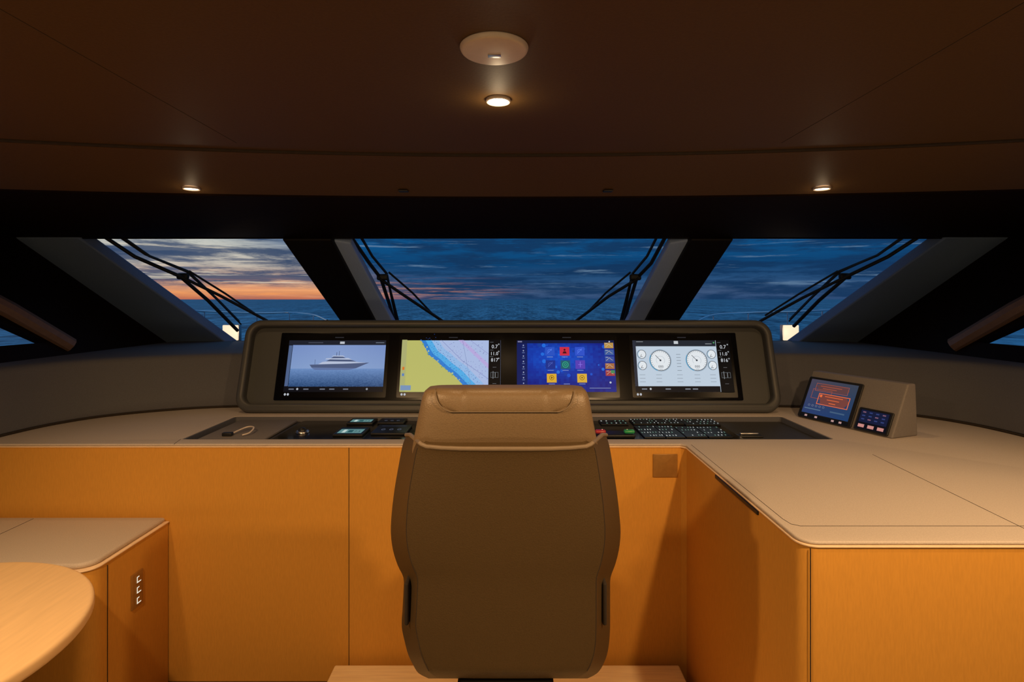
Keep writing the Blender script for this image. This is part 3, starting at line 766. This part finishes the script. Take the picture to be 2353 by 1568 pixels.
for (D,py,wf) in prof:
    for i in range(33):
        u=-1+2*i/32
        x=1160+ 172*wf*u
        dent=0.007*math.exp(-((abs(u*wf)-0.60)/0.035)**2)
        edge=0.006*max(0,abs(u)-0.85)/0.15
        vs.append(P(x,py,D)+Vector((0,dent*0.6+edge,-dent*0.6)))
for i in range(len(prof)-1):
    for j in range(32):
        k=i*33+j; fs.append((k,k+1,k+34,k+33))
cp=mesh_obj('headrest_cap',vs,fs,M['chair2'],ch,smooth=80,recalc=False)
md=cp.modifiers.new('s','SOLIDIFY'); md.thickness=0.004; md.offset=0
md=cp.modifiers.new('u','SUBSURF'); md.levels=2; md.render_levels=2
edge=[P(1160+172*wf*-1,py,D-0.003) for (D,py,wf) in prof[3:]]+[P(1160+172*wf,py,D-0.003) for (D,py,wf) in prof[3:][::-1]]
tube('stitching',edge,0.0014,M['piping'],ch)
loft('backrest_cushion',[((-0.018,1.66,z),a,b_) for z,a,b_ in ((0.90,0.20,0.05),(0.93,0.235,0.085),(1.1,0.245,0.09),(1.3,0.25,0.085),(1.45,0.235,0.08),(1.50,0.20,0.05))],M['chair2'],ch,pw=4)
loft('seat_cushion',[((-0.018,1.93,z),a,b_) for z,a,b_ in ((0.78,0.24,0.25),(0.80,0.265,0.28),(0.88,0.27,0.285),(0.92,0.26,0.275),(0.935,0.22,0.235))],M['chair2'],ch,pw=5)
for s in (-1,1):
    x=-0.018+s*0.285
    loft('armrest',[((x,1.85,z),a,b_) for z,a,b_ in ((1.06,0.026,0.16),(1.07,0.032,0.175),(1.10,0.032,0.175),(1.11,0.026,0.16))],M['chair2'],ch,pw=4)
    rbox('armrest_support',(x,1.78,0.96),(0.035,0.10,0.20),M['black'],0.01,ch)
    rbox('shell_bracket',(-0.018+s*0.281,1.63,0.985),(0.012,0.06,0.12),M['seam'],0.005,ch)
rbox('seat_frame',(-0.018,1.80,0.745),(0.27,0.44,0.08),M['black'],0.012,ch)
cyl('pedestal',(-0.018,1.84,0.42),0.10,0.07,0.60,M['metal'],ch,bev=0.004)
cyl('base_plate',(-0.018,1.84,0.119),0.23,0.21,0.022,M['metal'],ch,bev=0.005)

# ---------------------------------------------------------------- low cabinet
sc=empty('sideboard',(-2.3,2.48,0)); tag(sc,'low honey wood sideboard with padded leather top','sideboard')
def sb(off):
    x1=-1.660+off; y0=2.225-off; r=0.07
    return [(-2.86,y0)]+[(x1-r+r*math.cos(math.radians(a)),y0+r+r*math.sin(math.radians(a))) for a in range(-90,1,10)]+[(x1,2.735-0.004),(-2.86,2.735-0.004)]
plate('body',[sb(0)],0.0,0.772,M['wood'],0.002,sc)
plate('edge_trim',[sb(0.005)[:]],0.772,0.7785,M['lip'],0.002,sc)
plate('leather_top',[[(x,min(y,2.72)) for x,y in sb(-0.010)]],0.779,0.802,M['leather'],0.011,sc)
tube('seam',[(P(85,1193,2.72).x,2.70,0.8022),(-2.28,2.26,0.8022)],0.001,M['seam'],sc)
rbox('panel_seam',(-1.659,2.32,0.38),(0.003,0.002,0.76),M['seam'],0,sc)
sw=empty('switch_plate',(-1.655,2.50,P(315,1355,2.50).z-0.077)); tag(sw,'brushed switch plate with three glowing white switches on sideboard','switch')
zc=P(315,1355,2.50).z
rbox('plate',(-1.6565,2.50,zc),(0.006,0.075,0.154),M['plaque'],0.002,sw)
for i in (-1,0,1):
    z=zc+i*0.046
    rbox('switch',(-1.6525,2.503,z),(0.003,0.042,0.034),M['plaque'],0.001,sw)
    T=frame_mat((-1.6505,2.483,z-0.017),(0,1,0),(0,0,1))
    g=G(T,(0,0,40,34),0.04,0.034); c=(1.0,0.92,0.75,1)
    g.rect(6,4,11,31,c); g.rect(11,27,34,31,c); g.rect(11,4,22,8,c); g.build('glow_bracket',sw)

# ---------------------------------------------------------------- round table
tb=empty('round_table',(-1.87,1.61,0)); tag(tb,'round pale oak pedestal table with a thick rounded edge','table')
cyl('tabletop',(-1.87,1.61,0.830),0.55,0.55,0.042,M['twood'],tb,seg=128,bev=0.014)
cyl('pedestal',(-1.87,1.61,0.42),0.07,0.06,0.78,M['metal'],tb)
cyl('base',(-1.87,1.61,0.012),0.26,0.24,0.024,M['metal'],tb,bev=0.006)

# ---------------------------------------------------------------- ceiling fittings
x,y=(-41*1.457/F,1.457)
sp_=empty('ceiling_speaker',(x,y,CZ+0.65)); tag(sp_,'round flat pale ceiling disc with a small centre window','ceiling speaker')
cyl('cover',(x,y,CZ+0.643),0.084,0.090,0.014,M['whitep'],sp_,seg=64,bev=0.005)
rbox('sensor_window',(x,y+0.02,CZ+0.6355),(0.034,0.020,0.002),M['metal'],0.0005,sp_)
def downlight(x,y,z,r,lens,label):
    e=empty('downlight',(x,y,z)); tag(e,label,'downlight',group='ceiling downlights')
    vs=[];fs=[];seg=40
    ringp=[(r,0.0),(r,-0.007),(r*0.93,-0.010),(r*0.80,-0.008),(r*0.74,0.0)]
    for rr,zz_ in ringp:
        for i in range(seg):
            a=2*math.pi*i/seg; vs.append(Vector((x+rr*math.cos(a),y+rr*math.sin(a),z+zz_)))
    for k in range(len(ringp)-1):
        for i in range(seg): fs.append((k*seg+i,k*seg+(i+1)%seg,(k+1)*seg+(i+1)%seg,(k+1)*seg+i))
    mesh_obj('ring',vs,fs,M['whitep'],e,smooth=40)
    cyl('lens',(x,y,z-0.003),r*0.76,r*0.76,0.006,lens,e)
downlight(-31.5*1.84/F,1.84,CZ+0.65,0.040,M['lamp'],'lit round downlight with white ring in the ceiling')
downlight(-1.66,2.93,CZ+0.578,0.042,M['lampdim'],'small lit recessed downlight in the brown soffit')
downlight(1.605,2.93,CZ+0.578,0.042,M['lampdim'],'small lit recessed downlight in the brown soffit')
for px in (927,1397):
    x=(px-CX)*3.0/F
    s_=rbox('ceiling_sensor',(x,3.0,CZ+0.574),(0.05,0.04,0.008),M['black'],0.003); tag(s_,'tiny dark flush sensor in the brown soffit','sensor',group='soffit sensors')

# ---------------------------------------------------------------- exterior
dk=plate('foredeck',[[(-3.9,5.05),(3.9,5.05),(4.2,8),(3.2,12),(0,15),(-3.2,12),(-4.2,8)]],0.50,0.60,M['deck'],0.02); tag(dk,'grey yacht foredeck beyond the windscreen','deck')
def rail(pts,label):
    e=empty('deck_rail',(pts[1][0],pts[1][1],0.60)); tag(e,label,'rail')
    tube('handrail',smooth_poly([tuple(p) for p in pts],5),0.017,M['rail'],e)
    for p in pts[1:-1]:
        tube('post',[tuple(p),(p[0],p[1],0.60)],0.011,M['rail'],e)
rail([P(425,712,8),P(470,716,8.6),P(590,720,9.5),P(665,719,10),P(720,724,9.4),P(752,737,8.6)],'thin stainless rail on the foredeck')
rail([P(1600,740,8.6),P(1640,724,9.4),P(1720,719,10),P(1810,717,9.5),P(1890,714,8.6),P(1930,712,8)],'thin stainless rail on the foredeck')
for px in (530,1817):
    p=P(px,765,5.35); e=empty('deck_lamp',(p.x,p.y,0.60)); tag(e,'square glowing deck lamp on a short post outside','deck lamp',group='deck lamps')
    rbox('lamp_housing',(p.x,p.y+0.03,p.z),(0.158,0.05,0.158),M['metal'],0.006,e)
    rbox('lamp_lens',(p.x,p.y-0.003,p.z),(0.144,0.02,0.144),M['decklamp'],0.006,e)
    tube('post',[(p.x,p.y+0.04,p.z-0.09),(p.x,p.y+0.04,0.60)],0.02,M['metal'],e)
def wiper(arm,arm2,bl,bl2,piv):
    O=0.07
    p=PW(piv[0],piv[1],O); e=empty('windscreen_wiper',p); tag(e,'black pantograph windscreen wiper outside the glass','wiper',group='windscreen wipers')
    tube('arm',[PW(x,y,O) for x,y in arm],0.014,M['rubber'],e)
    tube('arm',[PW(x,y,O+0.03) for x,y in arm2],0.010,M['rubber'],e)
    mid=[((a[0]+b_[0])/2+ (6 if piv[0]<1176 else -6),(a[1]+b_[1])/2-3) for a,b_ in zip(arm,arm2)]
    tube('arm_hose',[PW(x,y,O+0.02) for x,y in mid],0.006,M['rubber'],e)
    tube('blade',[PW(x,y,O-0.02) for x,y in bl],0.012,M['rubber'],e)
    tube('blade_frame',[PW(x,y,O+0.01) for x,y in bl2],0.008,M['rubber'],e)
    rbox('pivot',PW(piv[0],piv[1],O),(0.09,0.04,0.05),M['rubber'],0.015,e)
wiper([(212,548),(300,605),(405,650),(470,705),(540,775)],[(240,548),(330,610),(420,645),(490,710),(540,760)],[(400,642),(500,690),(610,748)],[(425,640),(510,692),(585,742)],(412,650))
wiper([(800,556),(845,620),(872,655),(892,715),(905,760)],[(818,556),(850,610),(884,650),(898,715),(908,760)],[(868,650),(930,692),(1015,748)],[(890,643),(945,690),(995,742)],(876,652))
wiper([(1535,556),(1500,620),(1466,655),(1448,715),(1436,760)],[(1520,556),(1492,610),(1458,650),(1444,715),(1432,760)],[(1470,650),(1400,692),(1325,748)],[(1452,643),(1395,690),(1345,742)],(1463,652))
wiper([(2140,548),(2050,605),(1955,650),(1890,705),(1830,765)],[(2115,548),(2030,608),(1940,645),(1870,710),(1825,755)],[(1960,642),(1850,695),(1745,752)],[(1935,640),(1845,692),(1765,742)],(1950,650))

# ---------------------------------------------------------------- lights
def spot(loc,e,col,size=1.9,blend=0.8,r=0.04,aim=None):
    l=bpy.data.lights.new('spot','SPOT'); l.energy=e; l.color=col; l.spot_size=size; l.spot_blend=blend; l.shadow_soft_size=r
    o=bpy.data.objects.new('ceiling_spot',l); COL.objects.link(o); o.location=loc
    if aim is not None: o.rotation_euler=(Vector(aim)-Vector(loc)).to_track_quat('-Z','Y').to_euler()
    return o
def point(loc,e,col,r=0.02):
    l=bpy.data.lights.new('glow','POINT'); l.energy=e; l.color=col; l.shadow_soft_size=r
    o=bpy.data.objects.new('lamp_glow',l); COL.objects.link(o); o.location=loc
warm=(1.0,0.62,0.30)
spot((1.16,0.55,CZ+0.62),128,warm,2.1,0.9,0.04,(0.7,2.2,0.2))
spot((-1.16,0.55,CZ+0.62),108,warm,2.1,0.9,0.04,(-0.9,2.2,0.2))
spot((0.0,0.3,CZ+0.62),20,warm,2.0,0.9,0.06,(0,1.6,0.2))
spot((2.3,1.2,CZ+0.60),66,warm,2.0,0.9,0.05,(2.0,1.7,0.6))
spot((-1.9,1.2,CZ+0.60),50,warm,1.5,0.9,0.05,(-1.9,1.7,0.6))
spot((-31.5*1.84/F,1.84,CZ+0.63),8,warm,2.4,0.6,0.03,(0,1.9,0))
point((-31.5*1.84/F,1.84,CZ+0.60),0.5,(1.0,0.75,0.45))
for x in (-1.66,1.605):
    spot((x,2.93,CZ+0.56),6,warm,2.4,0.8,0.03,(x,3.0,0))
    point((x,2.92,CZ+0.54),0.15,(1.0,0.75,0.45))
for px in (530,1817):
    p=P(px,765,5.25); point(p+Vector((0,-0.05,0)),0.8,(1.0,0.72,0.45),0.05)
def area(loc,rot,sx,sy,e,col):
    l=bpy.data.lights.new('cabin_fill','AREA'); l.shape='RECTANGLE'; l.size=sx; l.size_y=sy; l.energy=e; l.color=col
    o=bpy.data.objects.new('added_fill_light',l); COL.objects.link(o); o.location=loc; o.rotation_euler=rot
area((0,-1.3,CZ+0.55),(math.radians(35),0,0),3.5,0.8,8,(1.0,0.66,0.36))  # added soft fill behind the camera, no such fitting known
area((-1.8,-1.5,0.9),(math.radians(155),0,0),1.4,0.5,20,(1.0,0.66,0.32))  # unseen low light added behind the camera to lift the ceiling
area((2.0,-1.5,0.9),(math.radians(155),0,0),1.4,0.5,17,(1.0,0.66,0.32))  # second added upward fill, on the right
